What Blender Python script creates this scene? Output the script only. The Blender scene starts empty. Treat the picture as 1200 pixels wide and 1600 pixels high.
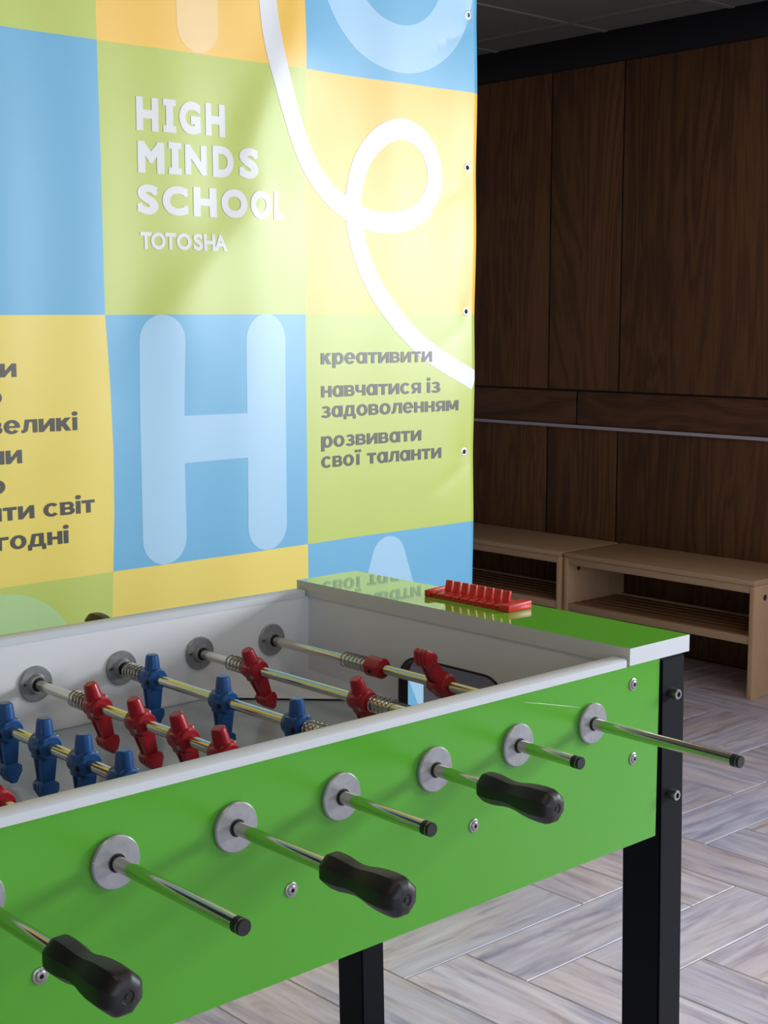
import bpy, bmesh, math, random
from mathutils import Vector, Matrix
from mathutils.geometry import tessellate_polygon, delaunay_2d_cdt
random.seed(7)
PI = math.pi
SC = bpy.context.scene
COL = SC.collection

# ------------------------------------------------------------------ camera, light, exposure
F_PX, PITCH, YAW = 2240.5, 0.1303, 0.8299
CAM = Vector((-1.486, -1.2088, 1.3373))
fw = Vector((math.cos(YAW)*math.cos(PITCH), math.sin(YAW)*math.cos(PITCH), -math.sin(PITCH)))
rt = Vector((math.sin(YAW), -math.cos(YAW), 0))
up = rt.cross(fw)
cam = bpy.data.cameras.new('camera')
cam.sensor_fit = 'HORIZONTAL'; cam.sensor_width = 36; cam.lens = 36*F_PX/1200
cam.clip_start = 0.05
co = bpy.data.objects.new('camera', cam); COL.objects.link(co)
co.matrix_world = Matrix(((rt.x, up.x, -fw.x, CAM.x), (rt.y, up.y, -fw.y, CAM.y), (rt.z, up.z, -fw.z, CAM.z), (0, 0, 0, 1)))
SC.camera = co
vs = SC.view_settings
vs.view_transform = 'Standard'; vs.look = 'None'; vs.gamma = 1; vs.use_curve_mapping = False
vs.exposure = 0.0
SC.display_settings.display_device = 'sRGB'
world = bpy.data.worlds.new('daylight'); SC.world = world; world.use_nodes = True
bg = world.node_tree.nodes['Background']
bg.inputs['Color'].default_value = (0.80, 0.90, 1.0, 1); bg.inputs['Strength'].default_value = 1.0

def area(name, loc, direction, sx, sy, power, color):
    l = bpy.data.lights.new(name, 'AREA'); l.shape = 'RECTANGLE'; l.size = sx; l.size_y = sy
    l.energy = power; l.color = color
    o = bpy.data.objects.new(name, l); COL.objects.link(o)
    o.location = loc; o.rotation_euler = Vector(direction).to_track_quat('-Z', 'Y').to_euler()
    return o
# daylight through the window in the right wall; the front light is added fill
area('daylight_right_window', (3.33, -1.70, 1.72), (-1, 0, 0), 1.8, 0.78, 196, (0.88, 0.94, 1.0))
area('front_fill', (-1.3, -4.08, 1.5), (0, 1, 0), 3.4, 1.9, 44, (0.74, 0.87, 1.0))
# added unseen area lights standing in for warm bounce from above
for lx, ly, p in ((0.7, -0.5, 5), (-1.1, -0.5, 5), (1.9, 1.7, 3)):
    area('warm_fill', (lx, ly, 2.49), (0, 0, -1), 0.55, 0.55, p, (1.0, 0.84, 0.64))

# ------------------------------------------------------------------ materials
def srgb(r, g, b):
    f = lambda c: (c/12.92 if c <= 0.04045 else ((c+0.055)/1.055)**2.4)
    return (f(r/255), f(g/255), f(b/255), 1)

def mat(name, col, rough=0.5, metal=0.0, spec=0.5, noise=0.0, nscale=30, bump=0.0, bscale=200, coat=0.0, stretch=(1, 1, 1), rvar=0.0):
    m = bpy.data.materials.new(name); m.use_nodes = True
    nt = m.node_tree; N = nt.nodes; L = nt.links; p = N['Principled BSDF']
    p.inputs['Base Color'].default_value = col; p.inputs['Roughness'].default_value = rough
    p.inputs['Metallic'].default_value = metal; p.inputs['Specular IOR Level'].default_value = spec
    if coat:
        p.inputs['Coat Weight'].default_value = coat; p.inputs['Coat Roughness'].default_value = 0.03
    tc = N.new('ShaderNodeTexCoord'); mp = N.new('ShaderNodeMapping'); mp.inputs['Scale'].default_value = stretch
    L.new(tc.outputs['Object'], mp.inputs['Vector'])
    if noise or rvar:
        n = N.new('ShaderNodeTexNoise'); n.inputs['Scale'].default_value = nscale; n.inputs['Detail'].default_value = 6
        L.new(mp.outputs['Vector'], n.inputs['Vector'])
        if noise:
            mx = N.new('ShaderNodeMix'); mx.data_type = 'RGBA'
            mx.inputs['A'].default_value = tuple(c*(1-noise) for c in col[:3])+(1,)
            mx.inputs['B'].default_value = tuple(min(1, c*(1+noise)) for c in col[:3])+(1,)
            L.new(n.outputs['Fac'], mx.inputs['Factor']); L.new(mx.outputs['Result'], p.inputs['Base Color'])
        if rvar:
            mr = N.new('ShaderNodeMapRange'); mr.inputs['To Min'].default_value = max(0.02, rough-rvar); mr.inputs['To Max'].default_value = rough+rvar
            L.new(n.outputs['Fac'], mr.inputs['Value']); L.new(mr.outputs['Result'], p.inputs['Roughness'])
    if bump:
        n2 = N.new('ShaderNodeTexNoise'); n2.inputs['Scale'].default_value = bscale; n2.inputs['Detail'].default_value = 3
        L.new(mp.outputs['Vector'], n2.inputs['Vector'])
        b = N.new('ShaderNodeBump'); b.inputs['Strength'].default_value = bump; b.inputs['Distance'].default_value = 0.002
        L.new(n2.outputs['Fac'], b.inputs['Height']); L.new(b.outputs['Normal'], p.inputs['Normal'])
    return m

def wood(name, dark, light, axis='Z', scale=1.0, rough=0.5, fine=0.5, rings=True, uv=False, spec=0.5):
    """grain running along the axis, cathedral figure plus fine pores"""
    m = bpy.data.materials.new(name); m.use_nodes = True
    nt = m.node_tree; N = nt.nodes; L = nt.links; p = N['Principled BSDF']
    p.inputs['Roughness'].default_value = rough; p.inputs['Specular IOR Level'].default_value = spec
    tc = N.new('ShaderNodeTexCoord'); oi = N.new('ShaderNodeObjectInfo')
    add = N.new('ShaderNodeVectorMath'); add.operation = 'ADD'
    ml = N.new('ShaderNodeMath'); ml.operation = 'MULTIPLY'; ml.inputs[1].default_value = 37.0
    L.new(oi.outputs['Random'], ml.inputs[0]); L.new(tc.outputs['Object'], add.inputs[0]); L.new(ml.outputs[0], add.inputs[1])
    s = {'X': (0.12, 1, 1), 'Y': (1, 0.12, 1), 'Z': (1, 1, 0.12)}[axis]
    mp = N.new('ShaderNodeMapping'); mp.inputs['Scale'].default_value = tuple(c*scale for c in s)
    L.new(add.outputs['Vector'], mp.inputs['Vector'])
    n1 = N.new('ShaderNodeTexNoise'); n1.inputs['Scale'].default_value = 3.6; n1.inputs['Detail'].default_value = 5; n1.inputs['Distortion'].default_value = 0.9
    L.new(mp.outputs['Vector'], n1.inputs['Vector'])
    mu = N.new('ShaderNodeMath'); mu.operation = 'MULTIPLY'; mu.inputs[1].default_value = 70
    L.new(n1.outputs['Fac'], mu.inputs[0])
    sn = N.new('ShaderNodeMath'); sn.operation = 'SINE'; L.new(mu.outputs[0], sn.inputs[0])
    mr = N.new('ShaderNodeMapRange'); mr.inputs['From Min'].default_value = -1; mr.inputs['To Min'].default_value = 0.25; mr.inputs['To Max'].default_value = 0.75
    L.new(sn.outputs[0], mr.inputs['Value'])
    mp2 = N.new('ShaderNodeMapping'); s2 = {'X': (0.03, 1, 1), 'Y': (1, 0.03, 1), 'Z': (1, 1, 0.03)}[axis]
    mp2.inputs['Scale'].default_value = tuple(c*scale for c in s2); L.new(add.outputs['Vector'], mp2.inputs['Vector'])
    n2 = N.new('ShaderNodeTexNoise'); n2.inputs['Scale'].default_value = 220; n2.inputs['Detail'].default_value = 4
    L.new(mp2.outputs['Vector'], n2.inputs['Vector'])
    n3 = N.new('ShaderNodeTexNoise'); n3.inputs['Scale'].default_value = 1.6; n3.inputs['Detail'].default_value = 2
    L.new(mp.outputs['Vector'], n3.inputs['Vector'])
    a = N.new('ShaderNodeMath'); a.operation = 'MULTIPLY_ADD'; a.inputs[1].default_value = 0.55 if rings else 0.08
    L.new(mr.outputs['Result'], a.inputs[0])
    b = N.new('ShaderNodeMath'); b.operation = 'MULTIPLY'; b.inputs[1].default_value = fine; L.new(n2.outputs['Fac'], b.inputs[0])
    L.new(b.outputs[0], a.inputs[2])
    c = N.new('ShaderNodeMath'); c.operation = 'MULTIPLY_ADD'; c.inputs[1].default_value = 0.7; L.new(n3.outputs['Fac'], c.inputs[0]); L.new(a.outputs[0], c.inputs[2])
    cr = N.new('ShaderNodeMapRange'); cr.inputs['From Min'].default_value = 0.42 if rings else 0.35; cr.inputs['From Max'].default_value = 1.30 if rings else 1.15
    L.new(c.outputs[0], cr.inputs['Value'])
    mx = N.new('ShaderNodeMix'); mx.data_type = 'RGBA'; mx.inputs['A'].default_value = dark; mx.inputs['B'].default_value = light
    L.new(cr.outputs['Result'], mx.inputs['Factor']); L.new(mx.outputs['Result'], p.inputs['Base Color'])
    bp = N.new('ShaderNodeBump'); bp.inputs['Strength'].default_value = 0.15; bp.inputs['Distance'].default_value = 0.001
    L.new(n2.outputs['Fac'], bp.inputs['Height']); L.new(bp.outputs['Normal'], p.inputs['Normal'])
    return m

def floor_mat():
    m = bpy.data.materials.new('wood_look_tile'); m.use_nodes = True
    nt = m.node_tree; N = nt.nodes; L = nt.links; p = N['Principled BSDF']
    uv = N.new('ShaderNodeUVMap'); uv.uv_map = 'plank'
    at = N.new('ShaderNodeAttribute'); at.attribute_name = 'tone'
    def noise(sx, sy, scale, det, dist=0.0):
        mp = N.new('ShaderNodeMapping'); mp.inputs['Scale'].default_value = (sx, sy, 1); L.new(uv.outputs['UV'], mp.inputs['Vector'])
        n = N.new('ShaderNodeTexNoise'); n.inputs['Scale'].default_value = scale; n.inputs['Detail'].default_value = det; n.inputs['Distortion'].default_value = dist
        L.new(mp.outputs['Vector'], n.inputs['Vector']); return n
    g1 = noise(0.12, 1, 38, 8, 0.6); g2 = noise(0.05, 1, 120, 4); g3 = noise(0.4, 1, 7, 3, 0.5); g4 = noise(0.35, 1, 16, 3, 1.0)
    r1 = N.new('ShaderNodeValToRGB'); e = r1.color_ramp.elements
    e[0].position = 0.30; e[0].color = srgb(178, 172, 188); e[1].position = 0.66; e[1].color = srgb(232, 226, 238)
    k = e.new(0.46); k.color = srgb(212, 203, 214)
    L.new(g1.outputs['Fac'], r1.inputs['Fac'])
    mx = N.new('ShaderNodeMix'); mx.data_type = 'RGBA'; mx.blend_type = 'OVERLAY'; mx.inputs['Factor'].default_value = 0.26
    L.new(r1.outputs['Color'], mx.inputs['A']); L.new(g2.outputs['Fac'], mx.inputs['B'])
    r3 = N.new('ShaderNodeValToRGB'); e = r3.color_ramp.elements
    e[0].position = 0.38; e[0].color = srgb(176, 182, 206); e[1].position = 0.62; e[1].color = srgb(212, 196, 182)
    L.new(g3.outputs['Fac'], r3.inputs['Fac'])
    m2 = N.new('ShaderNodeMix'); m2.data_type = 'RGBA'; m2.blend_type = 'SOFT_LIGHT'; m2.inputs['Factor'].default_value = 0.8
    L.new(mx.outputs['Result'], m2.inputs['A']); L.new(r3.outputs['Color'], m2.inputs['B'])
    r4 = N.new('ShaderNodeValToRGB'); e = r4.color_ramp.elements      # dark knots and streaks
    e[0].position = 0.27; e[0].color = (0.45, 0.45, 0.5, 1); e[1].position = 0.38; e[1].color = (1, 1, 1, 1)
    L.new(g4.outputs['Fac'], r4.inputs['Fac'])
    m3 = N.new('ShaderNodeMix'); m3.data_type = 'RGBA'; m3.blend_type = 'MULTIPLY'; m3.inputs['Factor'].default_value = 0.45
    L.new(m2.outputs['Result'], m3.inputs['A']); L.new(r4.outputs['Color'], m3.inputs['B'])
    m4 = N.new('ShaderNodeMix'); m4.data_type = 'RGBA'; m4.blend_type = 'MULTIPLY'; m4.inputs['Factor'].default_value = 1.0
    L.new(m3.outputs['Result'], m4.inputs['A']); L.new(at.outputs['Color'], m4.inputs['B'])
    L.new(m4.outputs['Result'], p.inputs['Base Color'])
    p.inputs['Roughness'].default_value = 0.42; p.inputs['Specular IOR Level'].default_value = 0.45
    b = N.new('ShaderNodeBump'); b.inputs['Strength'].default_value = 0.25; b.inputs['Distance'].default_value = 0.001
    L.new(g2.outputs['Fac'], b.inputs['Height']); L.new(b.outputs['Normal'], p.inputs['Normal'])
    return m

M = {}
M['green'] = mat('green_laminate', srgb(84, 162, 46), 0.24, spec=0.35, noise=0.04, nscale=4, bump=0.02, bscale=300)
M['green_top'] = mat('green_glass_top', srgb(104, 188, 60), 0.03, spec=0.7)
M['white_lam'] = mat('white_laminate', srgb(222, 223, 226), 0.4, noise=0.03, nscale=8)
M['alu_trim'] = mat('white_edge_profile', srgb(206, 210, 214), 0.4, noise=0.02, nscale=30)
M['band'] = mat('grey_edge_band', srgb(206, 206, 202), 0.35)
M['field'] = mat('grey_playfield', srgb(162, 173, 178), 0.2, noise=0.08, nscale=3)
M['black_metal'] = mat('black_powder_coat', srgb(6, 9, 16), 0.5, spec=0.14, noise=0.25, nscale=300, bump=0.08, bscale=500)
M['black_plastic'] = mat('black_plastic', srgb(17, 17, 18), 0.46, noise=0.2, nscale=60)
M['rubber'] = mat('black_rubber', srgb(16, 16, 18), 0.5)
M['chrome'] = mat('chrome_steel', (0.62, 0.585, 0.49, 1), 0.16, metal=1, rvar=0.05, nscale=40, stretch=(1, 0.1, 1))
M['steel'] = mat('zinc_plate', (0.36, 0.37, 0.38, 1), 0.42, metal=0.75, noise=0.25, nscale=90, bump=0.1, bscale=300)
M['spring'] = mat('spring_steel', (0.75, 0.73, 0.68, 1), 0.2, metal=1)
M['bolt'] = mat('bright_bolt', (0.34, 0.335, 0.325, 1), 0.36, metal=1)
M['plug'] = mat('brown_plug', srgb(70, 52, 40), 0.6)
M['hole'] = mat('dark_hole', (0.004, 0.004, 0.004, 1), 0.8)
M['blue'] = mat('blue_figure_plastic', srgb(22, 78, 140), 0.32, noise=0.12, nscale=90)
M['red'] = mat('red_figure_plastic', srgb(165, 24, 40), 0.30, noise=0.12, nscale=90)
M['red2'] = mat('red_counter_plastic', srgb(206, 36, 34), 0.4, noise=0.1, nscale=120)
M['goalgrey'] = mat('grey_goal_lining', srgb(175, 175, 178), 0.4)
M['scratch'] = mat('pale_scratch', srgb(205, 235, 190), 0.4)
M['panel'] = wood('dark_oak_veneer', srgb(40, 24, 13), srgb(130, 86, 52), 'Z', 1.0, 0.55, 0.55)
M['stripwood'] = wood('dark_oak_strip', srgb(44, 28, 18), srgb(124, 82, 54), 'Y', 1.0, 0.5, 0.55)
M['bench'] = wood('pale_oak_board', srgb(182, 148, 114), srgb(224, 194, 158), 'Y', 1.0, 0.5, 0.5, rings=False)
M['bench_end'] = wood('pale_oak_end', srgb(196, 156, 118), srgb(236, 202, 164), 'Z', 1.0, 0.5, 0.5, rings=False)
M['slat'] = wood('brown_slat', srgb(140, 100, 70), srgb(182, 138, 100), 'Y', 1.0, 0.5, 0.4, rings=False)
M['blackgap'] = mat('black_backing', srgb(12, 11, 12), 0.6)
M['beam'] = mat('black_beam_paint', srgb(16, 17, 24), 0.55)
M['rail'] = mat('grey_metal_rail', srgb(196, 188, 200), 0.35)
M['ceil'] = mat('grey_ceiling_tile', srgb(112, 108, 104), 0.9, noise=0.12, nscale=60, bump=0.3, bscale=150)
M['grid'] = mat('grey_ceiling_grid', srgb(128, 124, 120), 0.5)
M['paint'] = mat('warm_grey_paint', srgb(186, 180, 172), 0.8, noise=0.03, nscale=4)
M['frame'] = mat('dark_window_frame', srgb(60, 60, 62), 0.4)
M['grout'] = mat('pale_grout', srgb(172, 168, 178), 0.7)
M['floor'] = floor_mat()
VR, VS = 0.42, 0.85
def vin(n, c, r=VR): return mat(n, c, r, spec=VS, bump=0.03, bscale=400)
M['v_blue'] = vin('banner_blue', srgb(100, 175, 214)); M['v_green'] = vin('banner_green', srgb(190, 204, 92))
M['v_orange'] = vin('banner_amber', srgb(251, 200, 80)); M['v_yellow'] = vin('banner_yellow', srgb(236, 212, 92))
M['v_lblue'] = vin('banner_pale_blue', srgb(162, 205, 234)); M['v_lorange'] = vin('banner_pale_amber', srgb(250, 212, 146))
M['v_lgreen'] = vin('banner_pale_green', srgb(178, 214, 146)); M['v_white'] = vin('banner_white', srgb(226, 226, 228))
M['v_text'] = vin('banner_charcoal', srgb(58, 54, 50))
M['eyelet'] = mat('white_metal_eyelet', srgb(225, 225, 225), 0.3, metal=0.4)

# ------------------------------------------------------------------ mesh helpers
class MB:
    def __init__(s): s.bm = bmesh.new(); s.mats = []
    def mi(s, m):
        if m not in s.mats: s.mats.append(m)
        return s.mats.index(m)
    def face(s, vs, m, smooth=False):
        try: f = s.bm.faces.new(vs)
        except ValueError: return None
        f.material_index = s.mi(m); f.smooth = smooth; return f
    def box(s, a, b, m, bev=0.0, mats=None, xf=None):
        x0, y0, z0 = a; x1, y1, z1 = b
        P = [(x0, y0, z0), (x1, y0, z0), (x1, y1, z0), (x0, y1, z0), (x0, y0, z1), (x1, y0, z1), (x1, y1, z1), (x0, y1, z1)]
        v = [s.bm.verts.new(xf @ Vector(p) if xf else p) for p in P]
        F = {'-z': (0, 3, 2, 1), '+z': (4, 5, 6, 7), '-y': (0, 1, 5, 4), '+x': (1, 2, 6, 5), '+y': (2, 3, 7, 6), '-x': (3, 0, 4, 7)}
        fs = []
        for k, idx in F.items(): fs.append(s.face([v[i] for i in idx], (mats or {}).get(k, m)))
        if bev:
            es = list({e for f in fs for e in f.edges})
            bmesh.ops.bevel(s.bm, geom=es, offset=bev, segments=2, affect='EDGES', profile=0.5)
        return fs
    def lathe(s, prof, m, seg=32, axis='Y', org=(0, 0, 0), mod=None, smooth=True, caps=True, xf=None):
        """prof: [(t, r)] along the axis; t grows along +axis"""
        o = Vector(org); rings = []
        for t, r in prof:
            ring = []
            for i in range(seg):
                a = 2*PI*i/seg; rr = r*(mod(a, t) if mod else 1)
                c, d = rr*math.cos(a), rr*math.sin(a)
                p = {'Y': (c, t, d), 'X': (t, c, d), 'Z': (c, d, t)}[axis]
                p = o+Vector(p)
                ring.append(s.bm.verts.new(xf @ p if xf else p))
            rings.append(ring)
        for A, B in zip(rings, rings[1:]):
            for i in range(seg):
                j = (i+1) % seg
                s.face([A[i], A[j], B[j], B[i]], m, smooth)
        if caps:
            s.face(rings[0][::-1], m); s.face(rings[-1], m)
        return s
    def prism(s, outline, t0, t1, m, axis='Y', xf=None, bev=0.0, sidem=None):
        """2-D outline extruded along the axis. axis Y: outline (x,z); X: (y,z); Z: (x,y)"""
        def P(p, t):
            q = {'Y': (p[0], t, p[1]), 'X': (t, p[0], p[1]), 'Z': (p[0], p[1], t)}[axis]
            return xf @ Vector(q) if xf else q
        A = [s.bm.verts.new(P(p, t0)) for p in outline]; B = [s.bm.verts.new(P(p, t1)) for p in outline]
        n = len(outline); fs = [s.face(A[::-1], m), s.face(B, m)]
        for i in range(n):
            j = (i+1) % n; fs.append(s.face([A[i], A[j], B[j], B[i]], sidem or m))
        if bev:
            es = list({e for f in fs if f for e in f.edges})
            bmesh.ops.bevel(s.bm, geom=es, offset=bev, segments=2, affect='EDGES', profile=0.5)
        return s
    def holed(s, outline, holes, t0, t1, axis, m, m_in=None, hole_m=None):
        """plate with holes; t0 face uses m, t1 face uses m_in"""
        loops = [outline]+holes
        def P(p, t): return {'Y': (p[0], t, p[1]), 'X': (t, p[0], p[1])}[axis]
        flat = [p for l in loops for p in l]
        tris = tessellate_polygon([[Vector((p[0], p[1], 0)) for p in l] for l in loops])
        A = [s.bm.verts.new(P(p, t0)) for p in flat]; B = [s.bm.verts.new(P(p, t1)) for p in flat]
        for t in tris:
            s.face([A[i] for i in t], m); s.face([B[i] for i in t][::-1], m_in or m)
        k = 0
        for li, l in enumerate(loops):
            n = len(l)
            for i in range(n):
                j = (i+1) % n
                s.face([A[k+i], A[k+j], B[k+j], B[k+i]], (hole_m if li and hole_m else (m_in or m)))
            k += n
        return s
    def tube(s, pts, r, m, seg=8, closed=False):
        pts = [Vector(p) for p in pts]; rings = []
        for i, p in enumerate(pts):
            a = pts[max(i-1, 0)]; b = pts[min(i+1, len(pts)-1)]
            d = (b-a).normalized(); u = d.orthogonal() if abs(d.y) > 0.95 else d.cross(Vector((0, 1, 0)))
            u.normalize(); w = d.cross(u)
            rings.append([s.bm.verts.new(p+u*r*math.cos(2*PI*k/seg)+w*r*math.sin(2*PI*k/seg)) for k in range(seg)])
        for A, B in zip(rings, rings[1:]):
            for i in range(seg):
                j = (i+1) % seg; s.face([A[i], A[j], B[j], B[i]], m, True)
        s.face(rings[0][::-1], m); s.face(rings[-1], m)
        return s
    def build(s, name, parent=None, loc=None, fix=True):
        if fix: bmesh.ops.recalc_face_normals(s.bm, faces=s.bm.faces[:])
        me = bpy.data.meshes.new(name); s.bm.to_mesh(me); s.bm.free()
        for m in s.mats: me.materials.append(M[m])
        me.set_sharp_from_angle(angle=math.radians(38))
        o = bpy.data.objects.new(name, me); COL.objects.link(o)
        if parent: o.parent = parent
        if loc: o.location = loc
        return o

def thing(name, label, cat, loc=(0, 0, 0), group=None):
    o = bpy.data.objects.new(name, None); COL.objects.link(o); o.location = loc; o.empty_display_size = 0.05
    o['label'] = label; o['category'] = cat
    if group: o['group'] = group
    return o
def struct(o): o['kind'] = 'structure'; return o
def copy_part(o, parent, loc=None, rot=None):
    c = o.copy(); COL.objects.link(c); c.parent = parent
    if loc is not None: c.location = loc
    if rot is not None: c.rotation_euler = rot
    return c
def circle(cx, cy, r, n=24): return [(cx+r*math.cos(2*PI*i/n), cy+r*math.sin(2*PI*i/n)) for i in range(n)]
def rrect(x0, y0, x1, y1, r, n=6, corners=(1, 1, 1, 1)):
    out = []
    for k, (cx, cy, a0) in enumerate([(x1-r, y1-r, 0), (x0+r, y1-r, PI/2), (x0+r, y0+r, PI), (x1-r, y0+r, 1.5*PI)]):
        if corners[k]:
            for i in range(n+1): out.append((cx+r*math.cos(a0+PI/2*i/n), cy+r*math.sin(a0+PI/2*i/n)))
        else: out.append([(x1, y1), (x0, y1), (x0, y0), (x1, y0)][k])
    return out

# ------------------------------------------------------------------ the room
WX, WL, WF, WB, HC = 3.25, -5.0, -4.0, 4.6, 2.511
# floor: herringbone of wood-look tiles as real plates over the grout bed
def build_floor():
    b = MB(); w, L, g = 0.178, 0.57, 0.0022
    bm = b.bm; uvl = bm.loops.layers.uv.new('plank'); cl = bm.loops.layers.float_color.new('tone')
    def plank(x0, y0, x1, y1, horiz):
        X0, X1, Y0, Y1 = max(x0, WL)+g, min(x1, WX)-g, max(y0, WF)+g, min(y1, WB)-g
        if X1-X0 < 0.01 or Y1-Y0 < 0.01: return
        ou, ov = random.random()*40, random.random()*40
        t = random.uniform(0.86, 1.08); tint = random.uniform(-0.04, 0.04)
        top = [(X0, Y0), (X1, Y0), (X1, Y1), (X0, Y1)]
        c = 0.0012
        inn = [(X0+c, Y0+c), (X1-c, Y0+c), (X1-c, Y1-c), (X0+c, Y1-c)]
        vo = [bm.verts.new((x, y, -0.0015)) for x, y in top]; vi = [bm.verts.new((x, y, 0)) for x, y in inn]
        fs = [b.face(vi, 'floor')]+[b.face([vo[i], vo[(i+1) % 4], vi[(i+1) % 4], vi[i]], 'floor') for i in range(4)]
        for f in fs:
            for l in f.loops:
                x, y = l.vert.co.x, l.vert.co.y
                l[uvl].uv = (x-x0+ou, y-y0+ov) if horiz else (y-y0+ou, x-x0+ov)
                l[cl] = (t+tint, t, t-tint, 1)
    for m_ in range(-16, 17):
        for k in range(-46, 47):
            hx, hy = 0.793-k*w+m_*L, 0.475+k*w+m_*L
            plank(hx, hy, hx+L, hy+w, True)
            vx, vy = 0.793+L-k*w+m_*L, 0.475+k*w+m_*L
            plank(vx, vy, vx+w, vy+L, False)
    b.box((WL-0.1, WF-0.1, -0.06), (WX+0.1, WB+0.1, -0.0014), 'grout')
    return struct(b.build('floor', fix=False))
build_floor()

b = MB(); b.box((WL-0.1, WF-0.1, HC), (WX+0.1, WB+0.1, HC+0.05), 'ceil'); ceiling = struct(b.build('ceiling'))
b = MB()
x = 2.99
while x > WL: b.box((x-0.011, WF, HC-0.004), (x+0.011, WB, HC+0.001), 'grid'); x -= 0.6
y = 2.611+0.6*3
while y > WF: b.box((WL, y-0.011, HC-0.0045), (WX, y+0.011, HC+0.001), 'grid'); y -= 0.6
b.build('ceiling_grid', ceiling)

# right wall (dark backing board, oak panels, rail, beam), window opening towards the front
wy0, wy1, wz0, wz1 = -2.66, -0.74, 1.27, 2.17
b = MB(); b.holed([(WF-0.1, -0.06), (WB+0.1, -0.06), (WB+0.1, HC), (WF-0.1, HC)], [[(wy0, wz0), (wy0, wz1), (wy1, wz1), (wy1, wz0)]], WX+0.005, WX+0.13, 'X', 'blackgap', 'paint')
wall = struct(b.build('wall_right'))
G = 0.0085
def panel(y0, y1, z0, z1, m):
    b = MB(); b.box((WX, y0+G/2, z0+G/2), (WX+0.0045, y1-G/2, z1-G/2), m, bev=0.0008); return b.build('wood_panel', wall)
ys = [-0.72, 0.45, 1.30, 2.53, 2.915, 3.70, WB]
for a, c in zip(ys, ys[1:]):
    panel(a, c, 1.057, 2.40, 'panel'); panel(a, c, 0.0, 0.90, 'panel')
for a, c in [(-0.72, 0.9), (0.9, 2.752), (2.752, WB)]: panel(a, c, 0.909, 1.057, 'stripwood')
for a, c in [(WF, -2.68)]:
    panel(a, c, 1.057, 2.40, 'panel'); panel(a, c, 0.0, 1.057, 'panel')
panel(-2.68, -0.72, 0.0, 1.25, 'stripwood'); panel(-2.68, -0.72, 2.19, 2.40, 'stripwood')
b = MB(); b.box((WX-0.012, -0.72, 0.897), (WX+0.002, WB, 0.911), 'rail', bev=0.002); struct(b.build('trim_1'))
b = MB(); b.box((WX-0.03, WF, 2.387), (WX+0.005, WB, HC), 'beam', bev=0.003); struct(b.build('trim_2'))
b = MB()
for p, q_ in [((wy0, wz0), (wy1, wz0+0.05)), ((wy0, wz1-0.05), (wy1, wz1)), ((wy0, wz0), (wy0+0.05, wz1)), ((wy1-0.05, wz0), (wy1, wz1)), ((-1.67, wz0), (-1.63, wz1))]:
    b.box((WX+0.02, p[0], p[1]), (WX+0.06, q_[0], q_[1]), 'frame', bev=0.003)
struct(b.build('window_1'))
b = MB(); b.box((WL-0.1, WB, -0.06), (WX+0.13, WB+0.1, HC), 'paint'); struct(b.build('wall_back'))
b = MB(); b.box((WL-0.1, WF-0.1, -0.06), (WL, WB+0.1, HC), 'paint'); struct(b.build('wall_left'))
fx0, fx1, fz0, fz1 = -3.0, 0.4, 0.55, 2.45
b = MB(); b.holed([(WL-0.1, -0.06), (WX+0.13, -0.06), (WX+0.13, HC), (WL-0.1, HC)], [[(fx0, fz0), (fx0, fz1), (fx1, fz1), (fx1, fz0)]], WF, WF-0.1, 'Y', 'paint')
struct(b.build('wall_front'))
b = MB()
for p, q_ in [((fx0, fz0), (fx1, fz0+0.05)), ((fx0, fz1-0.05), (fx1, fz1)), ((fx0, fz0), (fx0+0.05, fz1)), ((fx1-0.05, fz0), (fx1, fz1)), ((-1.33, fz0), (-1.27, fz1))]:
    b.box((p[0], WF-0.07, p[1]), (q_[0], WF-0.02, q_[1]), 'frame', bev=0.003)
struct(b.build('added_window'))  # unseen window, added so the front fill light has an opening

# ------------------------------------------------------------------ benches
def bench(y0, y1, label):
    x0, x1, ym = 2.865, 3.235, (y0+y1)/2
    t = thing('wooden_bench', label, 'bench', ((x0+x1)/2, ym, 0), 'low oak benches along the panelled wall')
    ox, oy = (x0+x1)/2, ym
    def put(mb, name): return mb.build(name, t)
    def B(a, c, m, bev=0.003):
        mb = MB(); mb.box((a[0]-ox, a[1]-oy, a[2]), (c[0]-ox, c[1]-oy, c[2]), m, bev=bev); return mb
    put(B((x0, y0, 0.413), (x1, y1, 0.433), 'bench', 0.004), 'seat_board')
    put(B((x0+0.004, y0+0.022, 0.385), (x0+0.024, y1-0.022, 0.4125), 'bench'), 'apron')
    for a in (y0+0.001, y1-0.021):
        e = put(B((x0+0.002, a, 0.0), (x1-0.004, a+0.02, 0.4125), 'bench_end'), 'end_panel')
        for hx, hz, r in ((2.935, 0.365, 0.011), (2.962, 0.377, 0.0055)):
            mb = MB(); mb.lathe([(a-oy-0.0012, r*0.8), (a-oy-0.0008, r), (a-oy+0.0208, r), (a-oy+0.0212, r*0.8)], 'plug', 16, 'Y', (hx-ox, 0, hz)); mb.build('dowel_plug', e)
    put(B((x0+0.006, y0+0.022, 0.198), (x0+0.026, y1-0.022, 0.228), 'bench'), 'shelf_rail')
    put(B((x1-0.03, y0+0.022, 0.198), (x1-0.01, y1-0.022, 0.228), 'bench'), 'shelf_rail')
    xs = x0+0.036
    while xs < x1-0.06:
        put(B((xs, y0+0.022, 0.212), (xs+0.034, y1-0.022, 0.228), 'slat', 0.002), 'shelf_slat'); xs += 0.048
bench(1.600, 2.484, 'low oak bench with slatted shelf, nearer one, whole right end panel showing')
bench(2.502, 3.386, 'low oak bench with slatted shelf, farther one, half hidden behind the banner edge')

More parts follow.
